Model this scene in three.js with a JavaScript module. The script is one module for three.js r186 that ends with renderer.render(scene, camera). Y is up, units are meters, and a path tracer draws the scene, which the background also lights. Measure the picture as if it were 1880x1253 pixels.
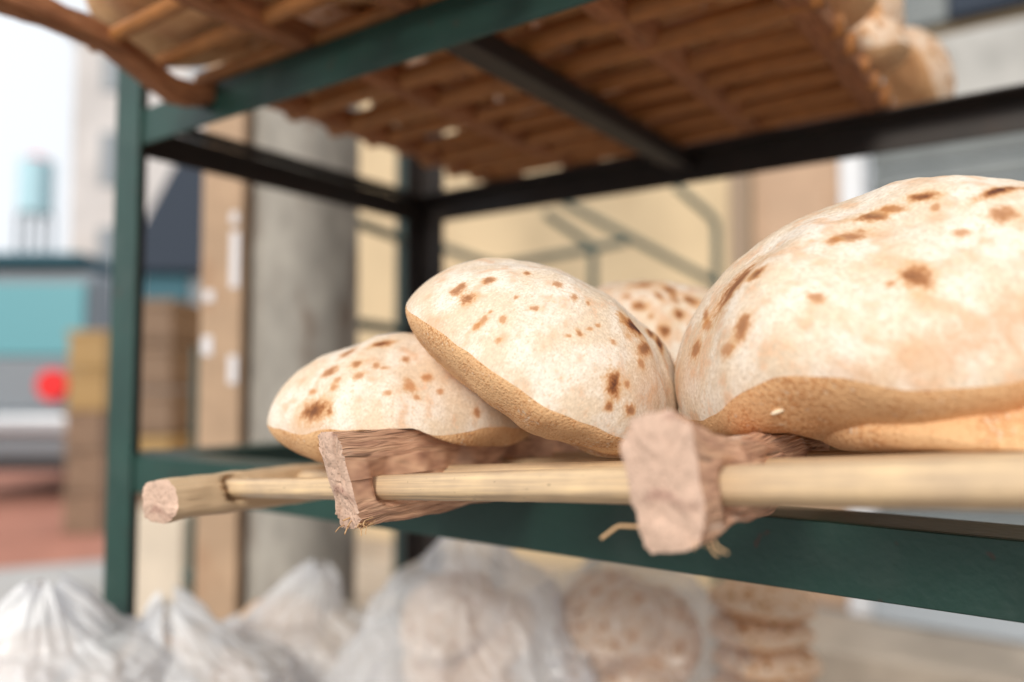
import * as THREE from 'three';
import { mergeGeometries, mergeVertices } from 'three/addons/utils/BufferGeometryUtils.js';
import { RoundedBoxGeometry } from 'three/addons/geometries/RoundedBoxGeometry.js';

// ------------------------------------------------------------------ camera, sky, sun, exposure
const W = 1880, H = 1253, F = 1450;
const scene = new THREE.Scene();
const camera = new THREE.PerspectiveCamera(2 * Math.atan(H / 2 / F) * 180 / Math.PI, W / H, 0.02, 400);
const EYE = new THREE.Vector3(0, 1.1, 0);
const PITCH = 3.1 * Math.PI / 180;
const RIGHT = new THREE.Vector3(0.8157, 0, -0.5786).normalize();
const FLAT = new THREE.Vector3(-0.5786, 0, -0.8157).normalize();
const FWD = FLAT.clone().multiplyScalar(Math.cos(PITCH)).add(new THREE.Vector3(0, Math.sin(PITCH), 0));
const UPV = new THREE.Vector3().crossVectors(RIGHT, FWD).normalize();
camera.position.copy(EYE);
camera.up.set(0, 1, 0);
camera.lookAt(EYE.clone().add(FWD));
camera.focus = 0.437;
camera.userData.fStop = 2.2;

const renderer = new THREE.WebGLRenderer({ antialias: true });
renderer.setSize(1024, 682);
renderer.toneMapping = THREE.LinearToneMapping;
renderer.toneMappingExposure = 1.72;
renderer.shadowMap.enabled = true;

{ // bright overcast sky: a soft, nearly even white with faint clouds
  const w = 256, h = 128, d = new Float32Array(w * h * 4);
  for (let j = 0; j < h; j++) for (let i = 0; i < w; i++) {
    const el = (j + 0.5) / h - 0.5, a = i / w * Math.PI * 2;
    const c = 0.05 * Math.sin(3 * a + 9 * el) + 0.04 * Math.sin(7 * a - 13 * el + 1.3);
    const b = 0.57 * (0.98 + c + 0.1 * Math.max(0, el));
    const k = (j * w + i) * 4;
    d[k] = b * 0.96; d[k + 1] = b; d[k + 2] = b * 1.05; d[k + 3] = 1;
  }
  const t = new THREE.DataTexture(d, w, h, THREE.RGBAFormat, THREE.FloatType);
  t.mapping = THREE.EquirectangularReflectionMapping; t.magFilter = THREE.LinearFilter; t.needsUpdate = true;
  scene.background = t; scene.environment = t;
}
const sun = new THREE.DirectionalLight(new THREE.Color(1, 0.93, 0.82), 1.5);
{
  const dir = RIGHT.clone().multiplyScalar(-0.36).addScaledVector(FLAT, -0.82).add(new THREE.Vector3(0, 0.5, 0)).normalize();
  sun.position.copy(EYE).addScaledVector(dir, 6);
  sun.target.position.copy(EYE).addScaledVector(FLAT, 0.8);
  sun.castShadow = true; sun.shadow.radius = 34;
  const s = sun.shadow.camera; s.left = s.bottom = -4; s.right = s.top = 4; s.near = 0.1; s.far = 20;
  scene.add(sun, sun.target);
}

// ------------------------------------------------------------------ helpers
function at(px, py, depth) { // a point seen at a photo pixel, that many metres in front of the camera
  return EYE.clone().addScaledVector(FWD, depth).addScaledVector(RIGHT, (px - W / 2) / F * depth).addScaledVector(UPV, (H / 2 - py) / F * depth);
}
function rng(seed) { let s = seed >>> 0 || 1; return () => { s |= 0; s = s + 0x6D2B79F5 | 0; let t = Math.imul(s ^ s >>> 15, 1 | s); t = t + Math.imul(t ^ t >>> 7, 61 | t) ^ t; return ((t ^ t >>> 14) >>> 0) / 4294967296; }; }
const PERM = (() => { const r = rng(77), p = [...Array(256).keys()]; for (let i = 255; i > 0; i--) { const j = Math.floor(r() * (i + 1)); [p[i], p[j]] = [p[j], p[i]]; } return Uint8Array.from([...p, ...p]); })();
const GX = new Float32Array(256), GY = new Float32Array(256);
for (let i = 0; i < 256; i++) { GX[i] = Math.cos(i * 2.39996); GY[i] = Math.sin(i * 2.39996); }
function pn(x, y, perX = 256, perY = perX) { // periodic gradient noise, about -0.7 .. 0.7
  const xf = Math.floor(x), yf = Math.floor(y), fx = x - xf, fy = y - yf;
  const x0 = ((xf % perX) + perX) % perX & 255, x1 = (((xf + 1) % perX) + perX) % perX & 255, y0 = ((yf % perY) + perY) % perY & 255, y1 = (((yf + 1) % perY) + perY) % perY & 255;
  const u = fx * fx * fx * (fx * (fx * 6 - 15) + 10), v = fy * fy * fy * (fy * (fy * 6 - 15) + 10);
  const a = PERM[PERM[x0] + y0], b = PERM[PERM[x1] + y0], c = PERM[PERM[x0] + y1], e = PERM[PERM[x1] + y1];
  const n00 = GX[a] * fx + GY[a] * fy, n10 = GX[b] * (fx - 1) + GY[b] * fy, n01 = GX[c] * fx + GY[c] * (fy - 1), n11 = GX[e] * (fx - 1) + GY[e] * (fy - 1);
  return n00 + u * (n10 - n00) + v * (n01 - n00 + u * (n00 - n10 - n01 + n11));
}
function fbm(x, y, oct = 4, perX = 256, perY = perX) { let s = 0, a = 1, f = 1; for (let o = 0; o < oct; o++) { s += a * pn(x * f + o * 17, y * f + o * 31, perX * f, perY * f); a *= 0.5; f *= 2; } return s; }
function n3(x, y, z) { return (pn(x + 3.1, y + 7.7) + pn(y + 13.3, z + 1.9) + pn(z + 23.7, x + 5.3)) * 0.75; }
const sm = (a, b, x) => { const t = Math.min(1, Math.max(0, (x - a) / (b - a))); return t * t * (3 - 2 * t); };
const lerp = (a, b, t) => a + (b - a) * t;
const toS = (c) => Math.round(255 * Math.min(1, Math.max(0, c <= 0.0031308 ? 12.92 * c : 1.055 * Math.pow(c, 1 / 2.4) - 0.055)));
function tex(w, h, fn, { srgb = true, repeat } = {}) { // fn(u, v, out) writes linear rgb
  const d = new Uint8Array(w * h * 4), o = [0, 0, 0];
  for (let j = 0; j < h; j++) for (let i = 0; i < w; i++) {
    fn((i + 0.5) / w, (j + 0.5) / h, o); const k = (j * w + i) * 4;
    for (let c = 0; c < 3; c++) d[k + c] = srgb ? toS(o[c]) : Math.round(255 * Math.min(1, Math.max(0, o[c])));
    d[k + 3] = 255;
  }
  const t = new THREE.DataTexture(d, w, h); t.colorSpace = srgb ? THREE.SRGBColorSpace : THREE.NoColorSpace;
  t.magFilter = THREE.LinearFilter; t.minFilter = THREE.LinearMipmapLinearFilter; t.generateMipmaps = true;
  t.wrapS = t.wrapT = THREE.RepeatWrapping; if (repeat) t.repeat.set(...repeat); t.needsUpdate = true; return t;
}
const rgb = (r, g, b) => new THREE.Color().setRGB(r, g, b);
const mat = (o) => new THREE.MeshStandardMaterial({ roughness: 0.8, ...o });
const taken = {};
function numbered(n) { const k = taken[n] = (taken[n] ?? -1) + 1; return k ? `${n}_${String(k).padStart(3, '0')}` : n; }
function mesh(name, geo, m, parent) {
  const o = new THREE.Mesh(geo, m); o.castShadow = o.receiveShadow = true;
  if (parent) { o.name = name; parent.add(o); } else { o.name = numbered(name); scene.add(o); }
  return o;
}
function thing(name, label, category, p = [0, 0, 0], group) { const o = new THREE.Group(); o.name = numbered(name); o.position.set(...p); scene.add(o); return tag(o, label, category, group); }
function tag(o, label, category, group) { o.userData.label = label; o.userData.category = category; if (group) o.userData.group = group; return o; }
function setting(name, geo, m) { const o = mesh(name, geo, m); o.userData.kind = 'structure'; return o; }
function box(x0, x1, y0, y1, z0, z1, r = 0.002) { // rounded box with uv in metres
  const sx = x1 - x0, sy = y1 - y0, sz = z1 - z0;
  const g = r > 0 ? new RoundedBoxGeometry(sx, sy, sz, 2, Math.min(r, sx / 2.1, sy / 2.1, sz / 2.1)) : new THREE.BoxGeometry(sx, sy, sz);
  g.translate((x0 + x1) / 2, (y0 + y1) / 2, (z0 + z1) / 2); return metric(g);
}
function metric(g) {
  const p = g.attributes.position, n = g.attributes.normal, uv = new Float32Array(p.count * 2);
  for (let i = 0; i < p.count; i++) {
    const ax = Math.abs(n.getX(i)), ay = Math.abs(n.getY(i)), az = Math.abs(n.getZ(i));
    if (ay >= ax && ay >= az) { uv[2 * i] = p.getX(i); uv[2 * i + 1] = p.getZ(i); } else if (ax >= az) { uv[2 * i] = p.getZ(i); uv[2 * i + 1] = p.getY(i); } else { uv[2 * i] = p.getX(i); uv[2 * i + 1] = p.getY(i); }
  }
  g.setAttribute('uv', new THREE.BufferAttribute(uv, 2)); return g;
}
function merged(list) { return mergeGeometries(list.map((g) => { const q = g.index ? g.toNonIndexed() : g; for (const k of Object.keys(q.attributes)) if (!['position', 'normal', 'uv'].includes(k)) q.deleteAttribute(k); return q; })); }
function tube(points, r, seg = 10, n = 24) { return new THREE.TubeGeometry(new THREE.CatmullRomCurve3(points, false, 'catmullrom', 0.1), n, r, seg, false); }

// ------------------------------------------------------------------ procedural surfaces
const fibre = tex(1024, 1024, (u, v, o) => { // palm rib: long fibres along u
  const s = pn(u * 5, v * 70, 5, 70) + 0.8 * pn(u * 9, v * 170, 9, 170) + 0.6 * pn(u * 20, v * 300, 20, 256), b = fbm(u * 5, v * 4, 4, 5, 4), crack = sm(0.28, 0.42, pn(u * 4 + 2, v * 60, 4, 60)), pale = sm(0.2, 0.6, fbm(u * 4 + 3, v * 12, 4, 4, 12));
  const k = 0.98 + 0.42 * s + 0.2 * b - 0.5 * crack;
  o[0] = lerp(0.66 * k, 0.74, pale * 0.55); o[1] = lerp(0.385 * k * (1 + 0.12 * s), 0.56, pale * 0.55); o[2] = lerp(0.25 * k * (1 + 0.1 * s), 0.44, pale * 0.55);
});
const fibreBump = tex(1024, 512, (u, v, o) => { const s = 0.5 + 0.5 * pn(u * 6, v * 90, 6, 90) + 0.35 * pn(u * 14, v * 200, 14, 200) - 0.5 * sm(0.33, 0.5, pn(u * 4 + 2, v * 60, 4, 60)); o[0] = o[1] = o[2] = s; }, { srgb: false });
for (const t of [fibre, fibreBump]) t.repeat.set(1 / 0.16, 1 / 0.13);
const reed = tex(512, 256, (u, v, o) => {
  const s = pn(u * 3, v * 26, 3, 26) * 0.5 + pn(u * 7, v * 70, 7, 70) * 0.35 + fbm(u * 9, v * 3, 3, 9, 3) * 0.3, sp = sm(0.42, 0.6, pn(u * 60, v * 24, 60, 24));
  const k = 1.0 + 0.6 * s - 0.45 * sp; o[0] = 0.60 * k; o[1] = 0.435 * k; o[2] = 0.27 * k * (1 - 0.15 * s);
});
reed.repeat.set(1 / 0.2, 1);
const skinTex = tex(512, 256, (u, v, o) => {
  const s = pn(u * 3, v * 40, 3, 40) * 0.4 + fbm(u * 8, v * 5, 4, 8, 5) * 0.4; const k = 1 + 0.25 * s; o[0] = 0.62 * k; o[1] = 0.45 * k; o[2] = 0.28 * k;
}); skinTex.repeat.set(1 / 0.2, 1 / 0.1);
const endTex = tex(512, 512, (u, v, o) => {
  const dots = sm(0.25, 0.5, pn(u * 46, v * 46, 46)), b = fbm(u * 6, v * 6, 4, 6), st = sm(0.1, 0.5, fbm(u * 3 + 9, v * 5, 3, 3, 5));
  const k = 0.92 + 0.25 * b - 0.35 * dots; o[0] = 0.68 * k - 0.2 * st; o[1] = 0.47 * k - 0.17 * st; o[2] = 0.36 * k - 0.13 * st;
}); endTex.repeat.set(1 / 0.07, 1 / 0.07);
const endBump = tex(512, 512, (u, v, o) => { o[0] = o[1] = o[2] = 0.5 + 0.4 * pn(u * 46, v * 46, 46) + 0.5 * fbm(u * 12, v * 12, 4, 12); }, { srgb: false }); endBump.repeat.copy(endTex.repeat);
const paint = tex(512, 512, (u, v, o) => {
  const b = fbm(u * 5, v * 5, 5, 5), chip = sm(0.5, 0.62, fbm(u * 17 + 4, v * 17, 3, 17)), dust = sm(0.0, 0.7, fbm(u * 9, v * 9 + 7, 4, 9));
  const k = 1 + 0.3 * b; o[0] = lerp(0.012 * k + 0.012 * dust, 0.045, chip); o[1] = lerp(0.05 * k + 0.01 * dust, 0.035, chip); o[2] = lerp(0.039 * k + 0.01 * dust, 0.026, chip);
}); paint.repeat.set(1 / 0.4, 1 / 0.4);
const paintBump = tex(256, 256, (u, v, o) => { o[0] = o[1] = o[2] = 0.5 + 0.5 * fbm(u * 24, v * 24, 4, 24); }, { srgb: false }); paintBump.repeat.set(1 / 0.15, 1 / 0.15);
const speck = (r, g, b, fr, amp, stain, size) => { const t = tex(512, 512, (u, v, o) => {
  const s = fbm(u * fr, v * fr, 5, fr), st = sm(0.1, 0.75, fbm(u * 4 + 3, v * 3 + 8, 4, 4, 3)), k = 1 + amp * s;
  o[0] = lerp(r * k, stain[0], st * stain[3]); o[1] = lerp(g * k, stain[1], st * stain[3]); o[2] = lerp(b * k, stain[2], st * stain[3]);
}); t.repeat.set(1 / size, 1 / size); return t; };
const M = {
  fibre: mat({ map: fibre, bumpMap: fibreBump, bumpScale: 0.0012, roughness: 0.85 }),
  end: mat({ map: endTex, bumpMap: endBump, bumpScale: 0.0006, roughness: 0.95 }),
  skin: mat({ map: skinTex, roughness: 0.6 }),
  reed: mat({ map: reed, roughness: 0.5 }),
  strand: mat({ color: rgb(0.6, 0.38, 0.2), roughness: 0.8 }),
  green: mat({ map: paint, bumpMap: paintBump, bumpScale: 0.0003, roughness: 0.42 }),
  shadedSteel: mat({ map: speck(0.022, 0.016, 0.014, 7, 0.4, [0.035, 0.02, 0.014, 0.7], 0.3), roughness: 0.6 }),  // inner and rear rack steel: shade put into a near-black colour
  bolt: mat({ color: rgb(0.16, 0.16, 0.15), metalness: 0.8, roughness: 0.5 }),
  tubeGreen: mat({ color: rgb(0.05, 0.085, 0.075), roughness: 0.5 }),
  plaster: mat({ map: speck(0.62, 0.475, 0.30, 6, 0.18, [0.5, 0.36, 0.22, 0.5], 2.2), roughness: 0.95 }),
  door: mat({ map: speck(0.50, 0.335, 0.225, 5, 0.2, [0.42, 0.26, 0.17, 0.5], 1.1), roughness: 0.7 }),
  white: mat({ color: rgb(0.74, 0.75, 0.78), roughness: 0.5 }),
  shutter: mat({ map: speck(0.17, 0.19, 0.195, 6, 0.2, [0.24, 0.26, 0.26, 0.5], 1.0), roughness: 0.55 }),
  lintel: mat({ map: speck(0.46, 0.45, 0.43, 6, 0.25, [0.34, 0.32, 0.3, 0.6], 0.9), roughness: 0.95 }),
  navy: mat({ color: rgb(0.02, 0.032, 0.055), roughness: 0.75 }),
  step: mat({ map: speck(0.48, 0.40, 0.32, 7, 0.25, [0.3, 0.24, 0.19, 0.6], 1.3), roughness: 0.95 }),
  ground: mat({ map: speck(0.26, 0.245, 0.23, 8, 0.2, [0.18, 0.16, 0.15, 0.6], 2.5), roughness: 0.95 }),
  pave: mat({ map: speck(0.5, 0.485, 0.47, 8, 0.2, [0.4, 0.38, 0.36, 0.6], 2.5), roughness: 0.95 }),
  road: mat({ map: speck(0.45, 0.19, 0.13, 8, 0.25, [0.3, 0.15, 0.11, 0.6], 3), roughness: 0.95 }),
  concrete: mat({ map: speck(0.34, 0.315, 0.28, 6, 0.35, [0.16, 0.095, 0.06, 0.85], 0.55), roughness: 0.9 }),
  plank: mat({ map: speck(0.47, 0.32, 0.21, 5, 0.25, [0.38, 0.22, 0.13, 0.7], 0.5), roughness: 0.8 }),
  paper: mat({ color: rgb(0.76, 0.74, 0.76), roughness: 0.7 }),
  teal: mat({ color: rgb(0.12, 0.34, 0.39), roughness: 0.35 }),
  tealDark: mat({ color: rgb(0.015, 0.1, 0.14), roughness: 0.6 }),
  dark: mat({ color: rgb(0.02, 0.022, 0.025), roughness: 0.7 }),
  grey: mat({ color: rgb(0.2, 0.23, 0.26), roughness: 0.5 }),
  redLamp: mat({ color: rgb(0.75, 0.02, 0.02), roughness: 0.25 }),
  chrome: mat({ color: rgb(0.5, 0.52, 0.55), metalness: 0.6, roughness: 0.35 }),
  brownBox: mat({ map: speck(0.23, 0.15, 0.1, 5, 0.3, [0.12, 0.08, 0.06, 0.6], 0.5), roughness: 0.9 }),
  yellow: mat({ color: rgb(0.36, 0.22, 0.08), roughness: 0.6 }),
  cream: mat({ map: speck(0.66, 0.56, 0.45, 5, 0.15, [0.62, 0.42, 0.22, 0.6], 0.6), roughness: 0.9 }),
  farWall: mat({ map: speck(0.58, 0.55, 0.54, 5, 0.2, [0.45, 0.4, 0.36, 0.5], 4), roughness: 0.95 }),
  tank: mat({ color: rgb(0.42, 0.66, 0.75), roughness: 0.4 }),
};

// bread surfaces -------------------------------------------------------------
const FS = 1024, fCoarse = new Float32Array(FS * FS), fFine = new Float32Array(FS * FS);
for (let j = 0; j < FS; j++) for (let i = 0; i < FS; i++) {
  const u = i / FS, v = j / FS;
  fCoarse[j * FS + i] = fbm(u * 9, v * 9, 5, 9);
  fFine[j * FS + i] = 0.6 * pn(u * 130, v * 130, 130) + 0.6 * pn(u * 220 + 9, v * 220, 220) + 0.4 * pn(u * 64, v * 64, 64);
}
const fld = (f, u, v) => f[((Math.floor(v * FS) % FS + FS) % FS) * FS + ((Math.floor(u * FS) % FS + FS) % FS)];
function crust(size, spots, seed, warm = 0) { // the floured upper crust: scorched blisters at given places of the disc
  const ox = seed * 0.37, oy = seed * 0.61;
  return tex(size, size, (u, v, o) => {
    const c = fld(fCoarse, u + ox, v + oy), c2 = fld(fCoarse, u * 2 + oy, v * 2 + ox), g = fld(fFine, u + oy, v + ox);
    const fl = sm(-0.35, 0.45, c + 0.3 * g), blush = sm(0.05, 0.65, c2 + warm * 0.45 + 0.25 * g);
    let r = lerp(0.72, 0.80, fl), gg = lerp(0.575, 0.705, fl), b = lerp(0.425, 0.60, fl);
    r = lerp(r, 0.69, blush * 0.75); gg = lerp(gg, 0.44, blush * 0.75); b = lerp(b, 0.275, blush * 0.75);
    const k = 1 + 0.24 * g; r *= k; gg *= k; b *= k;
    const tan = sm(0.30, 0.62, fld(fFine, u * 0.8 + ox, v * 0.8) + 0.35 * c) * 0.5; r = lerp(r, 0.66, tan); gg = lerp(gg, 0.43, tan); b = lerp(b, 0.24, tan);
    const wob = fld(fCoarse, u * 5 + ox, v * 5), wob2 = fld(fCoarse, u * 3 + oy, v * 3 + 0.4);
    for (const s of spots) {
      const dx = u * 2 - 1 - s[0], dy = v * 2 - 1 - s[1], R = s[2] * 2; if (dx * dx + dy * dy > R * R * 3) continue;
      const cs = Math.cos(s[5] || 0), sn = Math.sin(s[5] || 0), e = s[4] || 1, X = (dx * cs + dy * sn) / e, Y = (-dx * sn + dy * cs) * e;
      const d = Math.hypot(X, Y) / s[2] + 0.36 * wob + 0.34 * wob2 + 0.3 * g;
      if (s[6]) { const t = sm(1.5, 0.2, d) * s[6]; r = lerp(r, 0.63, t); gg = lerp(gg, 0.36, t); b = lerp(b, 0.2, t); continue; }
      const halo = sm(1.7, 0.7, d) * (0.45 + 0.35 * s[3]), t = sm(1.15, 0.45, d) * (0.6 + 0.4 * s[3]), t2 = sm(0.95, 0.1, d) * s[3];
      r = lerp(r, 0.66, halo); gg = lerp(gg, 0.38, halo); b = lerp(b, 0.17, halo);
      r = lerp(r, 0.46, t); gg = lerp(gg, 0.165, t); b = lerp(b, 0.04, t);
      r = lerp(r, 0.075, t2); gg = lerp(gg, 0.02, t2); b = lerp(b, 0.012, t2);
    }
    o[0] = r; o[1] = gg; o[2] = b;
  });
}
function randomSpots(seed, n, rmax = 0.055) { const r = rng(seed), l = []; for (let i = 0; i < n; i++) { const a = r() * 6.283, q = Math.sqrt(r()) * 0.85; l.push([Math.cos(a) * q, Math.sin(a) * q, 0.012 + rmax * r() * r(), r() * 0.9, 0.7 + r() * 0.7, r() * 3]); } return l; }
const branTex = tex(1024, 1024, (u, v, o) => { // bran-dusted underside
  const c = fld(fCoarse, u, v), g = fld(fFine, u * 1.3, v * 1.3), g2 = fld(fFine, u * 0.55 + 0.3, v * 0.55), fl = sm(0.3, 0.75, g2 + 0.5 * c), br = sm(-0.1, 0.6, g + 0.5 * c);
  let r = lerp(0.80, 0.54, br), gg = lerp(0.49, 0.225, br), b = lerp(0.255, 0.075, br);
  o[0] = lerp(r, 0.80, fl * 0.75); o[1] = lerp(gg, 0.66, fl * 0.75); o[2] = lerp(b, 0.5, fl * 0.75);
});
const grainBump = tex(1024, 1024, (u, v, o) => { o[0] = o[1] = o[2] = 0.5 + 0.35 * fld(fFine, u, v) + 0.12 * fld(fCoarse, u, v); }, { srgb: false });
const branBump = tex(1024, 1024, (u, v, o) => { o[0] = o[1] = o[2] = 0.5 + 0.4 * fld(fFine, u * 1.3, v * 1.3) - 0.3 * fld(fFine, u * 0.7 + 0.3, v * 0.7); }, { srgb: false });
const bran = mat({ map: branTex, bumpMap: branBump, bumpScale: 0.001, roughness: 0.95 });
const crustMat = (t) => mat({ map: t, bumpMap: grainBump, bumpScale: 0.00035, roughness: 0.9 });
const plainCrust = [0, 1, 2].map((k) => crustMat(crust(512, randomSpots(50 + k, 40), 5 + k, 0.5)));
const bakedCrust = [0, 1].map((k) => crustMat(crust(512, randomSpots(80 + k, 90, 0.09), 9 + k, 1.3)));

function breadGeo({ R = 0.092, ht = 0.062, hb = 0.03, seed = 1, nT = 150, nR = 52, oval = 1, lump = 1, seam = 0.004, top = 0.58, dips = [] }) {
  const side = (up) => {
    const y = (q) => up ? ht * Math.pow(Math.max(0, 1 - Math.pow(q, 2.3)), top) : -hb * Math.pow(Math.max(0, 1 - Math.pow(q, 2.6)), 0.62);
    const S = 600, arc = [0]; for (let i = 1; i <= S; i++) arc.push(arc[i - 1] + Math.hypot(R / S, y(i / S) - y((i - 1) / S)));
    const pos = [], uv = [], idx = [];
    let k = 0;
    for (let j = 0; j <= nR; j++) {
      const want = arc[S] * j / nR; while (k < S && arc[k] < want) k++;
      const q = j === nR ? 1 : j === 0 ? 0 : (k - (arc[k] - want) / (arc[k] - arc[k - 1])) / S;
      for (let i = 0; i <= nT; i++) {
        const a = i / nT * Math.PI * 2, ca = Math.cos(a), sa = Math.sin(a);
        const rr = R * (1 + 0.045 * lump * pn(ca * 1.3 + seed * 5.1, sa * 1.3 + 40) * 1.6 + 0.012 * lump * pn(ca * 5 + seed, sa * 5 + 9));
        const x = ca * q * rr * oval, z = sa * q * rr / oval, edge = 1 - Math.pow(q, 5);
        let dip = 0; for (const [deg, wd, amp] of dips) { let q2 = Math.abs(a * 180 / Math.PI - deg); q2 = Math.min(q2, 360 - q2) / wd; dip += amp * Math.exp(-q2 * q2); }
        const wave = dip * Math.pow(q, 2.2) + seam * (pn(ca * 1.7 + seed * 3.3, sa * 1.7 + 12) * 2 + 0.5 * pn(ca * 6 + seed, sa * 6)) * Math.pow(q, 1.5);
        let yy = y(q) * (1 + 0.16 * lump * n3(x * 11 + seed, z * 11, seed * 2.7)) + wave;
        yy += edge * lump * (0.0028 * n3(x * 34 + seed * 9, z * 34, yy * 34) + 0.0006 * n3(x * 160, z * 160, yy * 160));
        pos.push(x, yy, z); uv.push(0.5 + 0.49 * ca * j / nR, 0.5 + 0.49 * sa * j / nR);
      }
    }
    for (let j = 0; j < nR; j++) for (let i = 0; i < nT; i++) { const a = j * (nT + 1) + i, b = a + nT + 1; if (up) { idx.push(a, a + 1, b, a + 1, b + 1, b); } else { idx.push(a, b, a + 1, a + 1, b, b + 1); } }
    const g = new THREE.BufferGeometry(); g.setAttribute('position', new THREE.Float32BufferAttribute(pos, 3)); g.setAttribute('uv', new THREE.Float32BufferAttribute(uv, 2)); g.setIndex(idx);
    g.computeVertexNormals();
    const n = g.attributes.normal; // weld the normals along the meridian seam
    for (let j = 1; j <= nR; j++) { const a = j * (nT + 1), b = a + nT; const v = new THREE.Vector3(n.getX(a) + n.getX(b), n.getY(a) + n.getY(b), n.getZ(a) + n.getZ(b)).normalize(); n.setXYZ(a, v.x, v.y, v.z); n.setXYZ(b, v.x, v.y, v.z); }
    for (let i = 0; i <= nT; i++) n.setXYZ(i, 0, up ? 1 : -1, 0);
    return g;
  };
  return mergeGeometries([side(true), side(false)], true);
}
function pose(o, px, py, depth, roll, tilt, spin = 0) { // stand a loaf: roll in the view plane, tilt towards the viewer
  o.position.copy(at(px, py, depth));
  const q = new THREE.Quaternion().setFromRotationMatrix(new THREE.Matrix4().makeBasis(RIGHT, new THREE.Vector3(0, 1, 0), FLAT.clone().negate()));
  q.multiply(new THREE.Quaternion().setFromAxisAngle(new THREE.Vector3(0, 0, 1), -roll * Math.PI / 180));
  q.multiply(new THREE.Quaternion().setFromAxisAngle(new THREE.Vector3(1, 0, 0), tilt * Math.PI / 180));
  q.multiply(new THREE.Quaternion().setFromAxisAngle(new THREE.Vector3(0, 1, 0), spin * Math.PI / 180));
  o.quaternion.copy(q); return o;
}

// ------------------------------------------------------------------ ground and street
{
  const g = new THREE.PlaneGeometry(400, 400, 1, 1); g.rotateX(-Math.PI / 2); setting('ground', metric(g), M.ground);
  const on = (px, py) => { const p = at(px, py, 1), d = p.sub(EYE); return EYE.clone().addScaledVector(d, -EYE.y / d.y); };
  const a = on(-900, 1120), b = on(330, 1020), c = on(420, 850), d = on(-900, 858);
  const s = new THREE.Shape([a, b, c, d].map((p) => new THREE.Vector2(p.x, -p.z))); const r = new THREE.ShapeGeometry(s); r.rotateX(-Math.PI / 2); r.translate(0, 0.005, 0);
  setting('road', metric(r), M.road);
  const pv = new THREE.ShapeGeometry(new THREE.Shape([on(-900, 1122), on(330, 1022), on(520, 1400), on(-900, 1900)].map((p) => new THREE.Vector2(p.x, -p.z)))); pv.rotateX(-Math.PI / 2); pv.translate(0, 0.01, 0);
  setting('pavement', metric(pv), M.pave);
}
const ZW = -3.0; // face of the shop wall
{ // pavement step along the wall
  const g = merged([box(-3.9, 3, 0.0, 0.29, ZW - 0.02, ZW + 0.42, 0.02), box(-3.9, 3, 0.0, 0.13, ZW + 0.421, ZW + 0.8, 0.02)]);
  setting('pavement_step', g, M.step);
}
{ // shop building behind the rack
  const b = thing('shop_building', 'sand coloured plaster shop front with grey shutter behind the bread rack', 'building', [0, 0, 0]);
  mesh('wall', merged([box(-3.9, -1.03, 0.29, 4.6, ZW - 0.3, ZW, 0.01), box(-1.03, 3, 2.3, 4.6, ZW - 0.3, ZW, 0.01)]), M.plaster, b);
  mesh('corner_strip', box(-1.075, -1.0, 0.29, 2.3, ZW + 0.001, ZW + 0.022, 0.005), mat({ color: rgb(0.33, 0.24, 0.17), roughness: 0.8 }), b);
  const d = mesh('door', box(-0.999, -0.665, 0.295, 2.29, ZW - 0.1, ZW - 0.03, 0.006), M.door, b);
  for (const y of [0.45, 0.95, 1.45, 1.95]) mesh('panel', box(-0.95, -0.715, y, y + 0.38, ZW - 0.029, ZW - 0.018, 0.008), M.door, d);
  mesh('handle', new THREE.CapsuleGeometry(0.012, 0.12, 4, 8).translate(-0.71, 1.1, ZW + 0.005), M.bolt, d);
  mesh('door_frame', box(-0.662, -0.585, 0.295, 2.29, ZW - 0.1, ZW + 0.03, 0.006), M.white, b);
  const s = mesh('shutter_box', box(-0.58, 3, 1.985, 2.27, ZW - 0.05, ZW + 0.05, 0.01), M.lintel, b);
  for (let y = 0.42, k = 0; y < 1.95; y += 0.085, k++) mesh('slat', box(-0.575, 3, y, y + 0.08, ZW - 0.09, ZW - 0.05 - 0.004 * (k % 2), 0.014), M.shutter, b);
  mesh('sill', box(-0.58, 3, 0.295, 0.415, ZW - 0.09, ZW + 0.06, 0.012), mat({ color: rgb(0.42, 0.46, 0.5), roughness: 0.6 }), b);
  mesh('sign_board', box(-0.3, 3, 2.32, 2.75, ZW + 0.002, ZW + 0.06, 0.01), M.navy, b);
  mesh('grey_panel', box(-0.58, -0.302, 2.32, 2.75, ZW + 0.002, ZW + 0.04, 0.01), M.shutter, b);
}

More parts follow.
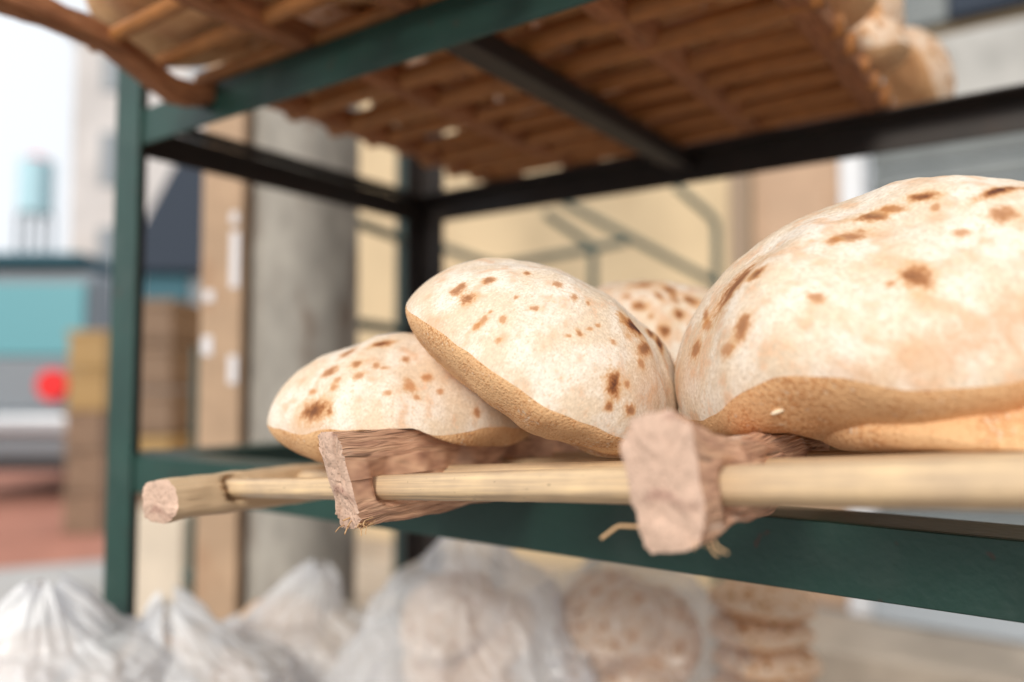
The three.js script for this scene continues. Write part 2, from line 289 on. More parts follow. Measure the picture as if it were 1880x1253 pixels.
// ------------------------------------------------------------------ green steel racks
function angleBar(len, a, b, t = 0.0035) { // L section along +x: flange a along +y, flange b along +z
  const g = merged([box(0, len, 0, a, 0, t, 0.0012), box(0, len, a - t, a, t, b, 0.0012)]); return g;
}
const RX0 = -0.945, RX1 = 0.42, RZ0 = -0.494, RZ1 = -1.05, SHELF = 1.1 - 0.0825, UPPER = 1.1 + 0.326, LOW = 0.545;
{
  const r = thing('bread_rack', 'green painted angle iron rack holding the bread crates', 'rack', [RX0, 0, RZ0]);
  const L = RX1 - RX0, D = RZ0 - RZ1, Ht = 2.05, fx = 0.054, fz = 0.04, t = 0.0035;
  for (const [x, z, sx, sz] of [[0, 0, 1, -1], [L, 0, -1, -1], [0, -D, 1, 1], [L, -D, -1, 1]]) {
    const xs = [x, x + sx * fx].sort((p, q) => p - q), zs = [z, z + sz * fz].sort((p, q) => p - q), zt = [z, z + sz * t].sort((p, q) => p - q), xt = [x, x + sx * t].sort((p, q) => p - q), zr = [z + sz * t, z + sz * fz].sort((p, q) => p - q);
    void zs; const po = mesh('post', box(...xs, 0, Ht, ...zt, 0.0012), z ? M.shadedSteel : M.green, r); mesh('flange', box(...xt, 0, Ht, ...zr, 0.0012), M.shadedSteel, po);
  }
  for (const y of [LOW, SHELF, UPPER, 1.9]) {
    const h = 0.043, w = y === SHELF ? 0.056 : 0.04, e = 0.004;
    mesh('front_beam', merged([box(e, L - e, y - h, y, -e - t, -e, 0.0012), box(e, L - e, y - t, y, -e - w, -e - t, 0.0012)]), M.green, r);
    mesh('back_beam', merged([box(e, L - e, y - h, y, -D + e, -D + e + t, 0.0012), box(e, L - e, y - t, y, -D + e + t, -D + e + w, 0.0012)]), M.shadedSteel, r);
    for (const [x, s] of [[e, 1], [L - e, -1]]) {
      const a = [x, x + s * t].sort((p, q) => p - q), b = [x + s * t, x + s * w].sort((p, q) => p - q);
      mesh('side_beam', merged([box(...a, y - h + 0.0005, y - t - 0.0005, -D + e + t + 0.001, -e - t - 0.001, 0.0012), box(...b, y - t - 0.0006, y - 0.0006, -D + e + w, -e - w, 0.0012)]), y === SHELF ? M.green : M.shadedSteel, r);
    }
    if (y !== SHELF) mesh('cross_bar', box(L * 0.36, L * 0.36 + 0.03, y - 0.026, y - t - 0.001, -D + e + t, -e - t, 0.002), M.shadedSteel, r);
  }
}
{ // second, narrower stand behind
  const P = [[745, 2.0], [600, 1.66], [560, 2.35], [490, 1.9]].map(([x, d]) => at(x, 700, d));
  const r = thing('back_stand', 'dark green steel stand behind the left end of the bread rack', 'stand', [P[0].x, 0, P[0].z]);
  const Q = P.map((p) => new THREE.Vector3(p.x - P[0].x, 0, p.z - P[0].z));
  for (const q of Q) mesh('post', box(q.x - 0.022, q.x + 0.022, 0, 1.9, q.z - 0.02, q.z + 0.02, 0.004), M.tubeGreen, r);
  for (const y of [0.55, 1.235, 1.465]) for (const [a, b] of [[0, 1], [2, 3]]) mesh('rail', tube([Q[a].clone().setY(y), Q[b].clone().setY(y)], 0.013, 8, 4), M.tubeGreen, r);
}

// ------------------------------------------------------------------ palm rib crates
// a rib runs from its front end along -z; returns [sides, end] groups
function ribGeo({ len, h, w, h2 = h, e = 4, seed = 1, N = 96, Mn = 130, groove = 0.0012, slant = 0, slantX = 0, jag = 0.002, holes = [], bow = () => 0, rough = 0.002, flare = 0 }) {
  const pos = [], uv = [], idx = [];
  const ring = (t, sc) => { const out = []; for (let i = 0; i <= N; i++) {
    const a = i / N * Math.PI * 2, c = Math.cos(a), s = Math.sin(a), p = 2 / e, hh = lerp(h, h2, t / len) * (1 + flare * Math.exp(-t / 0.03));
    let x = Math.sign(c) * Math.pow(Math.abs(c), p) * w / 2, y = Math.sign(s) * Math.pow(Math.abs(s), p) * hh / 2;
    const per = a * (h + w) / 3.1, g = groove * (pn(per * 420 + seed * 7, t * 9) + 0.7 * pn(per * 900 + seed, t * 16)) + rough * 1.5 * pn(c * 2 + seed * 3, s * 2 + t * 26) + rough * pn(per * 60 + seed, t * 60);
    const k = 1 + g / Math.max(0.006, Math.hypot(x, y)); x *= k; y *= k;
    let z = -t - (slant * y + slantX * x) * Math.exp(-t / 0.05) - jag * (pn(per * 150 + seed, seed) + pn(per * 500, seed + 4) * 0.8) * Math.exp(-t / 0.004);
    for (const ho of holes) { const d = Math.hypot(t - ho[0], y - ho[1]) / ho[2]; if (d < 1.7 && Math.abs(c) > 0.2) x *= 1 - 0.55 * sm(1.55 + 0.5 * pn(a * 9, t * 300), 1.0, d); }
    out.push([x * sc, (y) * sc + bow(t), z, per]); } return out; };
  const rows = []; for (let j = 0; j <= Mn; j++) rows.push(len * Math.pow(j / Mn, 1.25));
  for (const t of rows) for (const [x, y, z, per] of ring(t, 1)) { pos.push(x, y, z); uv.push(t, per); }
  for (let j = 0; j < Mn; j++) for (let i = 0; i < N; i++) { const a = j * (N + 1) + i, b = a + N + 1; idx.push(a, a + 1, b, a + 1, b + 1, b); }
  const g = new THREE.BufferGeometry(); g.setAttribute('position', new THREE.Float32BufferAttribute(pos, 3)); g.setAttribute('uv', new THREE.Float32BufferAttribute(uv, 2)); g.setIndex(idx); g.computeVertexNormals();
  const cap = (t, flip) => { const p = [], u = [], ix = [], K = N > 40 ? 12 : 3, base = ring(t, 1), mid = base.reduce((s, q) => s + q[2], 0) / base.length, cy = bow(t);
    for (let k = 0; k <= K; k++) for (let i = 0; i <= N; i++) { const f = 1 - k / K, q = base[i], x = q[0] * f, y = cy + (q[1] - cy) * f; let z = lerp(mid - (slant * (y - cy) + slantX * x) * (t === 0 ? 1 : 0), q[2], f * f * f) + (t === 0 ? jag * 0.9 * (pn(x * 320 + seed, y * 320) + 0.8 * pn(x * 90, y * 90 + seed)) * (1 - f * f * f) : 0);
      if (t === 0) z += (1 - Math.pow(f, 6)) * 0.0012; p.push(x, y, z); u.push(x, y); }
    for (let k = 0; k < K; k++) for (let i = 0; i < N; i++) { const a = k * (N + 1) + i, b = a + N + 1; flip ? ix.push(a, a + 1, b, a + 1, b + 1, b) : ix.push(a, b, a + 1, a + 1, b, b + 1); }
    const c = new THREE.BufferGeometry(); c.setAttribute('position', new THREE.Float32BufferAttribute(p, 3)); c.setAttribute('uv', new THREE.Float32BufferAttribute(u, 2)); c.setIndex(ix); c.computeVertexNormals(); return c; };
  return mergeGeometries([g, mergeGeometries([cap(0, false), cap(len, true)])], true);
}
function rodGeo(x0, x1, r0, r1, seed, seg = 12, n = 90) { // split palm reed along +x with soft facets
  const pos = [], uv = [], idx = [];
  for (let j = 0; j <= n; j++) { const t = j / n, x = lerp(x0, x1, t), r = lerp(r0, r1, t); for (let i = 0; i <= seg * 2; i++) {
    const a = i / (seg * 2) * Math.PI * 2, facet = 1 + 0.06 * Math.cos(a * 5 + seed) + 0.035 * Math.cos(a * 2 + seed * 2) + 0.03 * pn(x * 14 + seed * 7, Math.cos(a) * 1.4 + Math.sin(a) * 2.1) + 0.02 * pn(x * 90, a * 2 + seed);
    pos.push(x, r * facet * Math.sin(a) + 0.002 * pn(x * 5 + seed, 3.3), r * facet * Math.cos(a) + 0.002 * pn(x * 5 + seed, 8.1)); uv.push(x, i / (seg * 2)); } }
  const q = seg * 2 + 1; for (let j = 0; j < n; j++) for (let i = 0; i < seg * 2; i++) { const a = j * q + i, b = a + q; idx.push(a, b, a + 1, a + 1, b, b + 1); }
  for (const [row, f] of [[0, 0], [n, 1]]) { const c = pos.length / 3; let x = pos[row * q * 3]; pos.push(x, 0.002 * pn(x * 5 + seed, 3.3), 0.002 * pn(x * 5 + seed, 8.1)); uv.push(x, 0.5); for (let i = 0; i < seg * 2; i++) f ? idx.push(row * q + i, c, row * q + i + 1) : idx.push(row * q + i + 1, c, row * q + i); }
  const g = new THREE.BufferGeometry(); g.setAttribute('position', new THREE.Float32BufferAttribute(pos, 3)); g.setAttribute('uv', new THREE.Float32BufferAttribute(uv, 2)); g.setIndex(idx); g.computeVertexNormals(); return g;
}
const TILT = Math.atan(0.078);
const crate = thing('palm_crate', 'open crate of split palm ribs and reeds, in focus on the shelf', 'crate', [-0.49, 1.1 - 0.0722, -0.333]);
crate.rotation.z = TILT;
{
  const rodR = (x) => lerp(0.0062, 0.0088, Math.min(1, x / 0.48));
  // local x is measured from the first rib, local z = 0 at the front reed
  const ribs = [
    { x: 0.008, y: -0.004, z: 0.046, o: { len: 0.66, h: 0.027, w: 0.034, h2: 0.03, e: 2.8, seed: 3, slant: 0, slantX: 0.12, jag: 0.0012, groove: 0.0007, rough: 0.0012 } },
    { x: 0.156, y: 0.006, z: 0.027, o: { len: 0.64, h: 0.0545, w: 0.02, h2: 0.042, e: 6, seed: 5, slant: -0.28, slantX: -0.1, jag: 0.0028, groove: 0.0013, rough: 0.0016 } },
    { x: 0.356, y: 0.005, z: 0.037, o: { len: 0.65, h: 0.037, w: 0.028, h2: 0.034, flare: 0.52, bow: (t) => -0.006 * (1 - Math.exp(-t / 0.04)), e: 4.2, seed: 8, slant: -0.1, slantX: 0.25, jag: 0.0018, groove: 0.0012, rough: 0.0025 } },
    { x: 0.545, y: 0.003, z: 0.03, o: { len: 0.65, h: 0.05, w: 0.026, h2: 0.04, e: 4, seed: 11, N: 40, Mn: 60 } },
    { x: 0.74, y: 0.003, z: 0.03, o: { len: 0.65, h: 0.05, w: 0.026, h2: 0.04, e: 4, seed: 13, N: 40, Mn: 60 } },
  ];
  for (const b of ribs) {
    const rr = rodR(b.x) * 1.12; b.o.holes = [[b.z, -b.y, rr]];
    const m = mesh('crossbar', ribGeo(b.o), [b.o.seed === 3 ? M.skin : M.fibre, M.end], crate); m.position.set(b.x, b.y, b.z);
  }
  for (let k = 0; k < 11; k++) { const m = mesh('reed', rodGeo(k ? -0.02 : 0.0, 0.78, k ? 0.0068 : 0.0058, k ? 0.0082 : 0.0116, 2 + k * 1.7, k ? 6 : 14, k ? 40 : 160), M.reed, crate); m.position.z = -0.062 * k + (k ? 0.004 : 0); m.position.y = k ? -0.0005 * (k % 3) : 0; }
  // frayed fibres on the cut end of the second and third ribs
  const r = rng(41);
  for (let k = 0; k < 24; k++) {
    const b = k < 20 ? ribs[1] : ribs[2], low = -b.o.h * (1 + (b.o.flare || 0)) / 2 + b.y;
    const p = new THREE.Vector3(b.x + (r() - 0.35) * b.o.w, low + 0.001 + r() * r() * 0.008, b.z - 0.004 - r() * 0.012 - (k < 20 ? 0.006 : 0));
    const l = 0.006 + r() * 0.014, dx = (r() - 0.2) * 0.8, dy = -0.35 * r(), q = [p, p.clone().add(new THREE.Vector3(l * dx * 0.5, l * dy * 0.3, l * 0.5)), p.clone().add(new THREE.Vector3(l * dx, l * dy, l * (0.5 + 0.4 * r())))];
    mesh('fibre_strand', tube(q, 0.00025 + 0.0003 * r(), 5, 6), M.strand, crate);
  }
  mesh('fibre_strand', tube([new THREE.Vector3(0.341, -0.014, 0.03), new THREE.Vector3(0.332, -0.0135, 0.033), new THREE.Vector3(0.325, -0.0185, 0.036)], 0.0007, 6, 10), M.strand, crate);
  // wooden block that lifts the right end of the crate
  const bl = tag(mesh('wood_block', box(0.2, 0.27, SHELF, SHELF + 0.034, -0.56, -0.49, 0.003), M.plank), 'small wooden block under the right end of the crate', 'block'); void bl;
}

// ------------------------------------------------------------------ loaves on the crate in focus
const SP = { A: [], B: [], C: [], D: [], E: [] };
//SPOTS
SP.A = [[-0.434,0.756,0.089,0.75,1.422,0.594],[-0.343,0.525,0.052,0.35,1.047,0.516],[-0.177,0.563,0.037,0.3,1.164,-0.188],[-0.149,0.665,0.032,0.1,1.07,0.192],[-0.28,0.648,0.03,0,1.043,-0.019],[0.078,0.531,0.027,0.3,0.955,-0.272],[-0.07,0.595,0.025,0.1,0.929,0.106],[-0.025,0.616,0.022,0.15,1.031,-0.067],[0.211,0.632,0.03,0.15,1.125,-0.228],[0.125,0.709,0.039,0,0.862,-0.375],[0.173,0.763,0.019,0,1.106,-0.332],[0.015,0.78,0.02,0,1.179,-0.075],[0.294,0.692,0.02,0,1.116,-0.311],[0.543,0.712,0.031,0.2,1.035,-0.481],[-0.069,0.397,0.047,0.75,1.567,-0.378],[-0.252,0.393,0.056,0.3,0.832,0.234],[-0.439,0.618,0.029,0,1.379,0.66],[-0.303,0.695,0.026,0,1.081,0.435],[-0.522,0.804,0.117,0,2.065,0.683,0.5]];
SP.B = [[-0.591,0.487,0.042,0.35,0.898,0.378],[-0.531,0.57,0.041,0.45,0.916,-0.751],[-0.46,0.456,0.029,0.35,0.916,0.124],[-0.192,0.611,0.022,0.15,1.227,-0.379],[-0.304,0.577,0.014,0.1,0.97,-0.239],[-0.424,0.72,0.03,0.05,0.893,0.164],[-0.443,0.746,0.023,0,1.04,0.178],[-0.318,0.714,0.02,0,0.99,-0.171],[-0.291,0.811,0.019,0,1.03,-0.153],[-0.054,0.469,0.021,0.1,0.924,0.213],[0.009,0.443,0.016,0.1,0.873,0.026],[0.004,0.668,0.014,0,1.343,-0.658],[0.038,0.623,0.018,0.25,1.167,-0.138],[0.068,0.57,0.014,0,1.362,-0.742],[0.299,0.723,0.054,0.95,0.877,-0.709],[0.348,0.807,0.028,0.45,1.085,-0.565],[0.352,0.657,0.019,0.2,0.976,-0.878],[0.192,0.35,0.037,0.95,1.075,-0.332],[0.251,0.3,0.083,1,1.359,-1.095],[0.346,0.384,0.063,0.55,1.543,-1.327],[0.361,0.501,0.029,0.15,1.115,-1.158],[0.363,0.01,0.042,0.7,0.723,0.027],[0.428,0.021,0.05,0.95,0.712,-0.208],[0.448,0.722,0.031,0.5,1.128,-0.47],[-0.306,0.374,0.022,0.3,0.903,-0.408],[-0.148,0.42,0.028,0.1,1.009,-0.757],[0.185,0.544,0.02,0,0.895,-1.088],[0.092,0.524,0.013,0,1.253,-0.722],[-0.4,0.672,0.011,0,1.017,0.123],[0.476,0.554,0.174,0,1.009,-1.09,0.35],[-0.687,0.687,0.079,0,1.578,0.672,0.35]];
SP.C = [[-0.117,0.621,0.055,0.6,0.885,0.488],[0.269,0.517,0.044,0.3,1.122,0.354],[0.114,0.526,0.021,0.05,1.233,0.451],[-0.412,0.566,0.025,0.15,1.019,0.421],[-0.646,0.438,0.048,0.35,0.913,1.345],[-0.722,0.393,0.035,0.1,1.174,1.468],[-0.728,0.042,0.048,0.3,1.255,1.597],[0.005,0.257,0.047,0.6,1.474,0.556],[-0.127,0.326,0.048,0.35,1.296,0.119],[0.064,0.278,0.033,0.2,1.464,0.706],[0.164,0.31,0.037,0.8,1.323,0.716],[0.34,0.412,0.049,0.95,2.026,-0.207],[-0.45,0.307,0.039,0.7,0.978,0.642],[-0.475,0.135,0.127,0.55,0.925,1.591],[-0.586,-0.012,0.034,0.2,0.521,0.497],[-0.635,0.082,0.038,0,1.673,1.673],[-0.179,0.322,0.026,0.2,1.113,0.246],[0.143,0.38,0.018,0.05,0.856,0.867],[-0.188,0.603,0.02,0,0.923,0.767],[-0.239,0.845,0.13,0,1.982,-0.033,0.55],[-0.006,0.822,0.101,0,1.782,-0.058,0.5],[-0.535,0.807,0.075,0,1.159,0.724,0.4],[-0.814,-0.018,0.13,0,1.58,1.558,0.25]];
SP.E = [[-0.308,0.566,0.056,0.5,1.067,0.266],[-0.166,0.486,0.039,0.4,0.847,-0.283],[-0.035,0.621,0.05,0.8,1.021,-0.32],[-0.139,0.776,0.05,0.6,1.062,-0.144],[-0.258,0.276,0.079,0.3,1.189,0.11],[-0.078,0.377,0.058,0.7,0.968,-0.229],[0.063,0.457,0.062,0.6,1.076,0.725],[0.061,0.708,0.034,0.3,1.01,-0.246],[-0.238,0.68,0.025,0.1,0.93,0.183],[-0.394,0.429,0.04,0.1,1.027,0.368],[-0.048,0.473,0.037,0.3,0.86,-0.465]];
// soft loaves give way where they lie on ribs and reeds
const RIBS = [[0.008, 0.0095, 0.017], [0.156, 0.033, 0.01], [0.356, 0.02, 0.0145], [0.545, 0.028, 0.013]];
function settle(b) {
  b.updateMatrixWorld(); crate.updateMatrixWorld();
  const m = crate.matrixWorld.clone().invert().multiply(b.matrixWorld), inv = m.clone().invert(), p = b.geometry.attributes.position, v = new THREE.Vector3();
  let moved = 0;
  for (let i = 0; i < p.count; i++) {
    v.fromBufferAttribute(p, i).applyMatrix4(m);
    let f = 0.0075; for (const [x, top, hw] of RIBS) { const t = lerp(top, top - 0.008, Math.min(1, Math.max(0, -v.z / 0.35))); f = Math.max(f, lerp(0.0075, t, sm(hw + 0.028, hw + 0.002, Math.abs(v.x - x)))); }
    const d = v.y - f, q = 0.004; if (d < q) { v.y = f + (d > -q ? (d + q) * (d + q) / (4 * q) : 0); v.applyMatrix4(inv); p.setXYZ(i, v.x, v.y, v.z); moved++; }
  }
  if (moved) { b.geometry.computeVertexNormals(); }
}
function loaf(label, o, m, args) { const b = mesh('flatbread', breadGeo(o), [m, bran]); pose(b, ...args); settle(b); return tag(b, label, 'bread', 'loaves in the crate in focus'); }
const A = loaf('puffed pale flatbread at the left end of the crate, half under another', { R: 0.093, ht: 0.062, hb: 0.032, seed: 1 }, crustMat(crust(1024, SP.A, 1)), [742, 778, 0.565, 0, 0]);
const B = loaf('floured flatbread leaning on the leftmost loaf, with bran along its lower rim', { R: 0.094, ht: 0.068, hb: 0.027, seed: 2 }, crustMat(crust(1024, SP.B, 2)), [990, 694, 0.5, 30, 7]);
const C = loaf('largest flatbread, nearest the camera, lying on another loaf at right', { R: 0.117, ht: 0.078, hb: 0.044, seed: 3, seam: 0.004, dips: [[142, 26, 0.02], [80, 26, -0.014], [15, 34, 0.014]] }, crustMat(crust(1024, SP.C, 3, 0.25)), [1622, 630, 0.445, -22.5, 5]);
const D = loaf('brown flatbread lying bran side up under the largest loaf', { R: 0.1, ht: 0.028, hb: 0.042, seed: 4 }, bran, [1830, 790, 0.415, 181, -3]);
const E = loaf('dark spotted flatbread at the back between the two big loaves', { R: 0.09, ht: 0.06, hb: 0.03, seed: 6 }, crustMat(crust(1024, SP.E, 6, 0.7)), [1215, 640, 0.7, 8, 10]);
const flake = mesh('bran_flake', new THREE.SphereGeometry(1, 16, 10).scale(0.0042, 0.0012, 0.0018), mat({ color: rgb(0.8, 0.68, 0.5), roughness: 0.8 }), C); flake.position.set(-0.0893, 0.0038, 0.0658);

// ------------------------------------------------------------------ upper crate with its loaves, seen from below
const shadedFibre = mat({ map: fibre, bumpMap: fibreBump, bumpScale: 0.001, color: rgb(0.55, 0.38, 0.25), roughness: 0.85 }), shadedReed = mat({ map: reed, color: rgb(0.66, 0.37, 0.17), roughness: 0.6 });  // shade and warm bounced light of the underside tinted into the wood colour
function farCrate(label, x, y, z, ribX, depth, n, ribH, over) {
  const c = thing('palm_crate', label, 'crate', [x, y, z]), rz = rng(n * 7 + 3); let k = 0;
  for (const rx of ribX) {
    const m = mesh('crossbar', ribGeo({ len: depth + over, h: over ? ribH * 0.75 : ribH, h2: ribH, w: 0.026, e: 4, seed: 20 + 3 * k, N: 28, Mn: 40, holes: [], rough: 0.003, bow: k === 0 && over ? (t) => -0.034 * Math.exp(-Math.pow((t - 0.095 - over) / 0.06, 2)) : () => 0 }), [shadedFibre, M.end], c); m.position.set(rx, ribH / 2, over); k++;
  }
  const x0 = ribX[0] - 0.03, x1 = ribX[ribX.length - 1] + 0.02;
  for (let i = 0; i < n; i++) { const m = mesh('reed', rodGeo(x0, x1, 0.007 + 0.006 * rz(), 0.008 + 0.005 * rz(), 30 + i * 1.3, 5, 24), shadedReed, c); m.position.set(0, ribH * 0.45 + 0.003 * (rz() - 0.5), -0.018 - i * (depth - 0.036) / (n - 1) + (i && i < n - 1 ? 0.022 * (rz() - 0.5) : 0)); m.rotation.y = 0.03 * (rz() - 0.5); }
  return c;
}
const UZ = -0.37;
farCrate('palm rib crate overhead, seen from below on the upper shelf', -0.76, UPPER, UZ, [0, 0.15, 0.29, 0.43, 0.575], 0.72, 12, 0.03, 0.12);
const smallLoaf = [0, 1, 2].map((k) => breadGeo({ R: 0.088, ht: 0.058, hb: 0.03, seed: 31 + k, nT: 44, nR: 14 }));
function extraLoaf(k, p, rot, label, group, baked) { const b = mesh('flatbread', smallLoaf[k % 3], [baked ? bakedCrust[k % 2] : plainCrust[k % 3], bran]); b.position.copy(p); b.rotation.set(...rot); return tag(b, label, 'bread', group); }
{
  const r = rng(9); let k = 0; const y = UPPER + 0.026 + 0.034;
  for (let i = 0; i < 4; i++) for (let j = 0; j < 4; j++) {
    const x = -0.70 + i * 0.155 + (r() - 0.5) * 0.03, z = UZ - 0.09 - j * 0.18 + (r() - 0.5) * 0.03;
    extraLoaf(k++, new THREE.Vector3(x, y + r() * 0.012, z), [(r() - 0.5) * 0.25, r() * 6, (r() - 0.5) * 0.25], 'flatbread lying on the overhead crate, glimpsed between its reeds', 'loaves on the overhead crate', true);
  }
  for (let i = 0; i < 4; i++) for (let j = 0; j < 4; j++) extraLoaf(k++, new THREE.Vector3(-0.73 + i * 0.145 + (r() - 0.5) * 0.03, y + 0.062 + r() * 0.01, UZ - 0.05 - j * 0.19 + (r() - 0.5) * 0.03), [(r() - 0.5) * 0.4, r() * 6, (r() - 0.5) * 0.4], 'flatbread lying on the overhead crate, glimpsed between its reeds', 'loaves on the overhead crate', true);
  for (const [x, dz, rz] of [[-0.785, 0.1, 0.35], [-0.79, 0.27, 0.2], [-0.6, 0.03, 0.1], [-0.45, 0.02, -0.1]]) extraLoaf(k++, new THREE.Vector3(x, y + 0.02, UZ - dz), [0.1, x * 9, rz], 'flatbread near the front rim of the overhead crate', 'loaves on the overhead crate', true);
  const rb = (px, py, d, roll, tilt, label) => { const b = mesh('flatbread', smallLoaf[k++ % 3], [bakedCrust[k % 2], bran]); pose(b, px, py, d, roll, tilt, k * 50); b.scale.setScalar(0.8); tag(b, label, 'bread', 'loaves on the overhead crate'); };
  rb(1672, 142, 1.06, 62, 14, 'golden flatbread hanging over the far right edge of the overhead crate');
  rb(1572, 25, 0.95, 72, 8, 'pale flatbread hanging over the right edge of the overhead crate, near the top');
}

// ------------------------------------------------------------------ bags of bread on the lowest shelf
farCrate('low palm rib crate under the bread bags', -1.02, LOW, -0.33, [0, 0.2, 0.4, 0.6, 0.8, 1.0, 1.2], 0.74, 12, 0.03, 0);
function bagGeo(rx, ry, rz, seed, knot) { // thin film drawn over lumps, gathered into a knot at the top
  const N = 200, K = 120, pos = [], idx = [];
  for (let j = 0; j <= K; j++) for (let i = 0; i <= N; i++) {
    const v = j / K, a = (i % N) / N * Math.PI * 2, ca = Math.cos(a), sa = Math.sin(a), ph = Math.PI * v, sp = Math.sin(ph), cp = Math.cos(ph);
    const X = ca * sp, Y = cp, Z = sa * sp, top = sm(0.3, 0.04, v);
    const lumps = n3(X * 1.5 + seed * 3, Y * 1.5, Z * 1.5 + seed), r1 = 1 - Math.abs(n3(X * 2.6 + seed, Y * 2.1 + 5, Z * 2.6)) * 2.2, r2 = 1 - Math.abs(n3(X * 6 + seed * 2, Y * 4.5, Z * 6 + 3)) * 2.2, r3 = 1 - Math.abs(n3(X * 13 + seed, Y * 9, Z * 13)) * 2;
    const fold = top * (Math.abs(pn(ca * 5 + seed, sa * 5)) - 0.15);
    const k = 1 + 0.22 * lumps + 0.07 * (Math.pow(Math.max(0, r1), 3) - 0.3) + 0.045 * Math.pow(Math.max(0, r2), 3) + 0.02 * Math.max(0, r3) - 0.16 * fold + 0.1 * n3(X * 3.4 + seed * 5, Y * 3.4, Z * 3.4);
    let hx = Math.sign(sp) * Math.pow(Math.abs(sp), 0.8), yy = Y > 0 ? Y * ry * (0.85 + 0.15 * k) : Math.max(Y * ry * 0.95, -ry * 0.8);
    let ox = 0, oz = 0;
    if (v < 0.1) { const q = 1 - v / 0.1; yy += knot * q * (0.8 + 0.9 * pn(ca * 2 + seed, sa * 2)); hx += 0.13 * q * (0.35 + Math.abs(pn(ca * 4, sa * 4 + seed))); ox = knot * 0.6 * q * Math.cos(seed * 2.3); oz = knot * 0.6 * q * Math.sin(seed * 2.3); }
    pos.push(ca * hx * k * rx + ox, yy + ry * 0.8, sa * hx * k * rz + oz);
  }
  for (let j = 0; j < K; j++) for (let i = 0; i < N; i++) { const a = j * (N + 1) + i, b = a + N + 1; idx.push(a, a + 1, b, a + 1, b + 1, b); }
  const g = new THREE.BufferGeometry(); g.setAttribute('position', new THREE.Float32BufferAttribute(pos, 3)); g.setIndex(idx); g.computeVertexNormals(); return g;
}
const plastic = (t) => new THREE.MeshPhysicalMaterial({ color: rgb(0.95, 0.96, 0.98), roughness: 0.27, transmission: t, thickness: 0, ior: 1.45, side: THREE.DoubleSide });
{
  const bags = [
    [90, 0.82, 0.165, 0.155, 0.4, 'milky plastic bag of bread at the far left of the bottom row', 3, 0.05],
    [345, 0.88, 0.15, 0.135, 0.46, 'white plastic bag of bread below the left end of the crate', 4, 0.05],
    [545, 1.06, 0.165, 0.13, 0.52, 'plastic bag with a peaked knot below the second palm rib', 5, 0.05],
    [860, 1.0, 0.16, 0.172, 0.62, 'bread filled plastic bag under the middle of the green beam', 6, 0.04],
    [1150, 1.02, 0.16, 0.165, 0.9, 'clearer plastic bag of brown bread at the right of the row', 8, 0.04],
  ]; let k = 0;
  const mats = {};
  for (const [px, d, r, ry, tr, label, seed, knot] of bags) {
    const p = at(px, 1100, d), y0 = LOW + 0.024; p.y = y0;
    const m = mats[tr] ??= plastic(tr);
    const b = mesh('plastic_bag', bagGeo(r, ry, r, seed, knot), m); b.position.copy(p); tag(b, label, 'bag', 'bags of bread on the lowest shelf');
    const q = rng(seed * 13);
    for (let i = 0; i < 7; i++) { const a = i * 2.4, rad = 0.028; extraLoaf(k++, new THREE.Vector3(p.x + Math.cos(a) * rad, y0 + 0.045 + i * (ry * 1.35 / 7), p.z + Math.sin(a) * rad), [0.3 + q() * 0.7, q() * 6, (q() - 0.5) * 1.2], 'flatbread inside the ' + label, 'loaves in ' + label, k % 2 || px > 800).scale.setScalar(0.76); }
  }
  const s = at(1385, 1100, 0.98), q = rng(5);
  for (let i = 0; i < 7; i++) { const b = extraLoaf(k++, new THREE.Vector3(s.x + 0.01 * (q() - 0.5), LOW + 0.06 + i * 0.036, s.z - 0.03), [(q() - 0.5) * 0.1, q() * 6, (q() - 0.5) * 0.1], ['lowest', 'second lowest', 'third lowest', 'middle', 'third highest', 'second highest', 'topmost'][i] + ' flatbread in the loose stack right of the bags', 'loose stack of loaves on the lowest shelf', true); b.scale.set(0.75, 0.5, 0.75); }
}

// ------------------------------------------------------------------ things standing behind the rack
{
  const p = at(552, 700, 1.5); const c = thing('concrete_pole', 'thick stained concrete pole behind the rack', 'pole', [p.x, 0, p.z]);
  const g = new THREE.CylinderGeometry(0.103, 0.107, 4.4, 64, 60, true), a = g.attributes.position; g.translate(0, 2.2, 0);
  for (let i = 0; i < a.count; i++) { const x = a.getX(i), y = a.getY(i), z = a.getZ(i), k = 1 + 0.02 * n3(x * 9, y * 6, z * 9) + 0.01 * n3(x * 40, y * 30, z * 40); a.setX(i, x * k); a.setZ(i, z * k); }
  g.computeVertexNormals(); const uv = g.attributes.uv; for (let i = 0; i < uv.count; i++) uv.setXY(i, uv.getX(i) * 1.1, uv.getY(i) * 4.4); // wraps a whole number of times
  mesh('shaft', g, M.concrete, c); mesh('cap', new THREE.CylinderGeometry(0.103, 0.103, 0.03, 48).translate(0, 4.41, 0), M.concrete, c);
}
{
  const p = at(413, 700, 1.42); const c = thing('wooden_post', 'pale wooden post beside the concrete pole', 'post', [p.x, 0, p.z]); c.rotation.y = 0.62;
  mesh('shaft', box(-0.037, 0.037, 0, 2.9, -0.03, 0.03, 0.006), M.plank, c);
  for (const [x, y, w, h] of [[0.024, 1.27, 0.016, 0.1], [0.022, 1.385, 0.014, 0.02], [-0.02, 1.245, 0.017, 0.02], [-0.022, 1.15, 0.018, 0.034], [0.024, 1.1, 0.016, 0.05]])
    mesh('paper_scrap', box(x - w / 2, x + w / 2, y, y + h, 0.0305, 0.0325, 0.0008), M.paper, c);
}
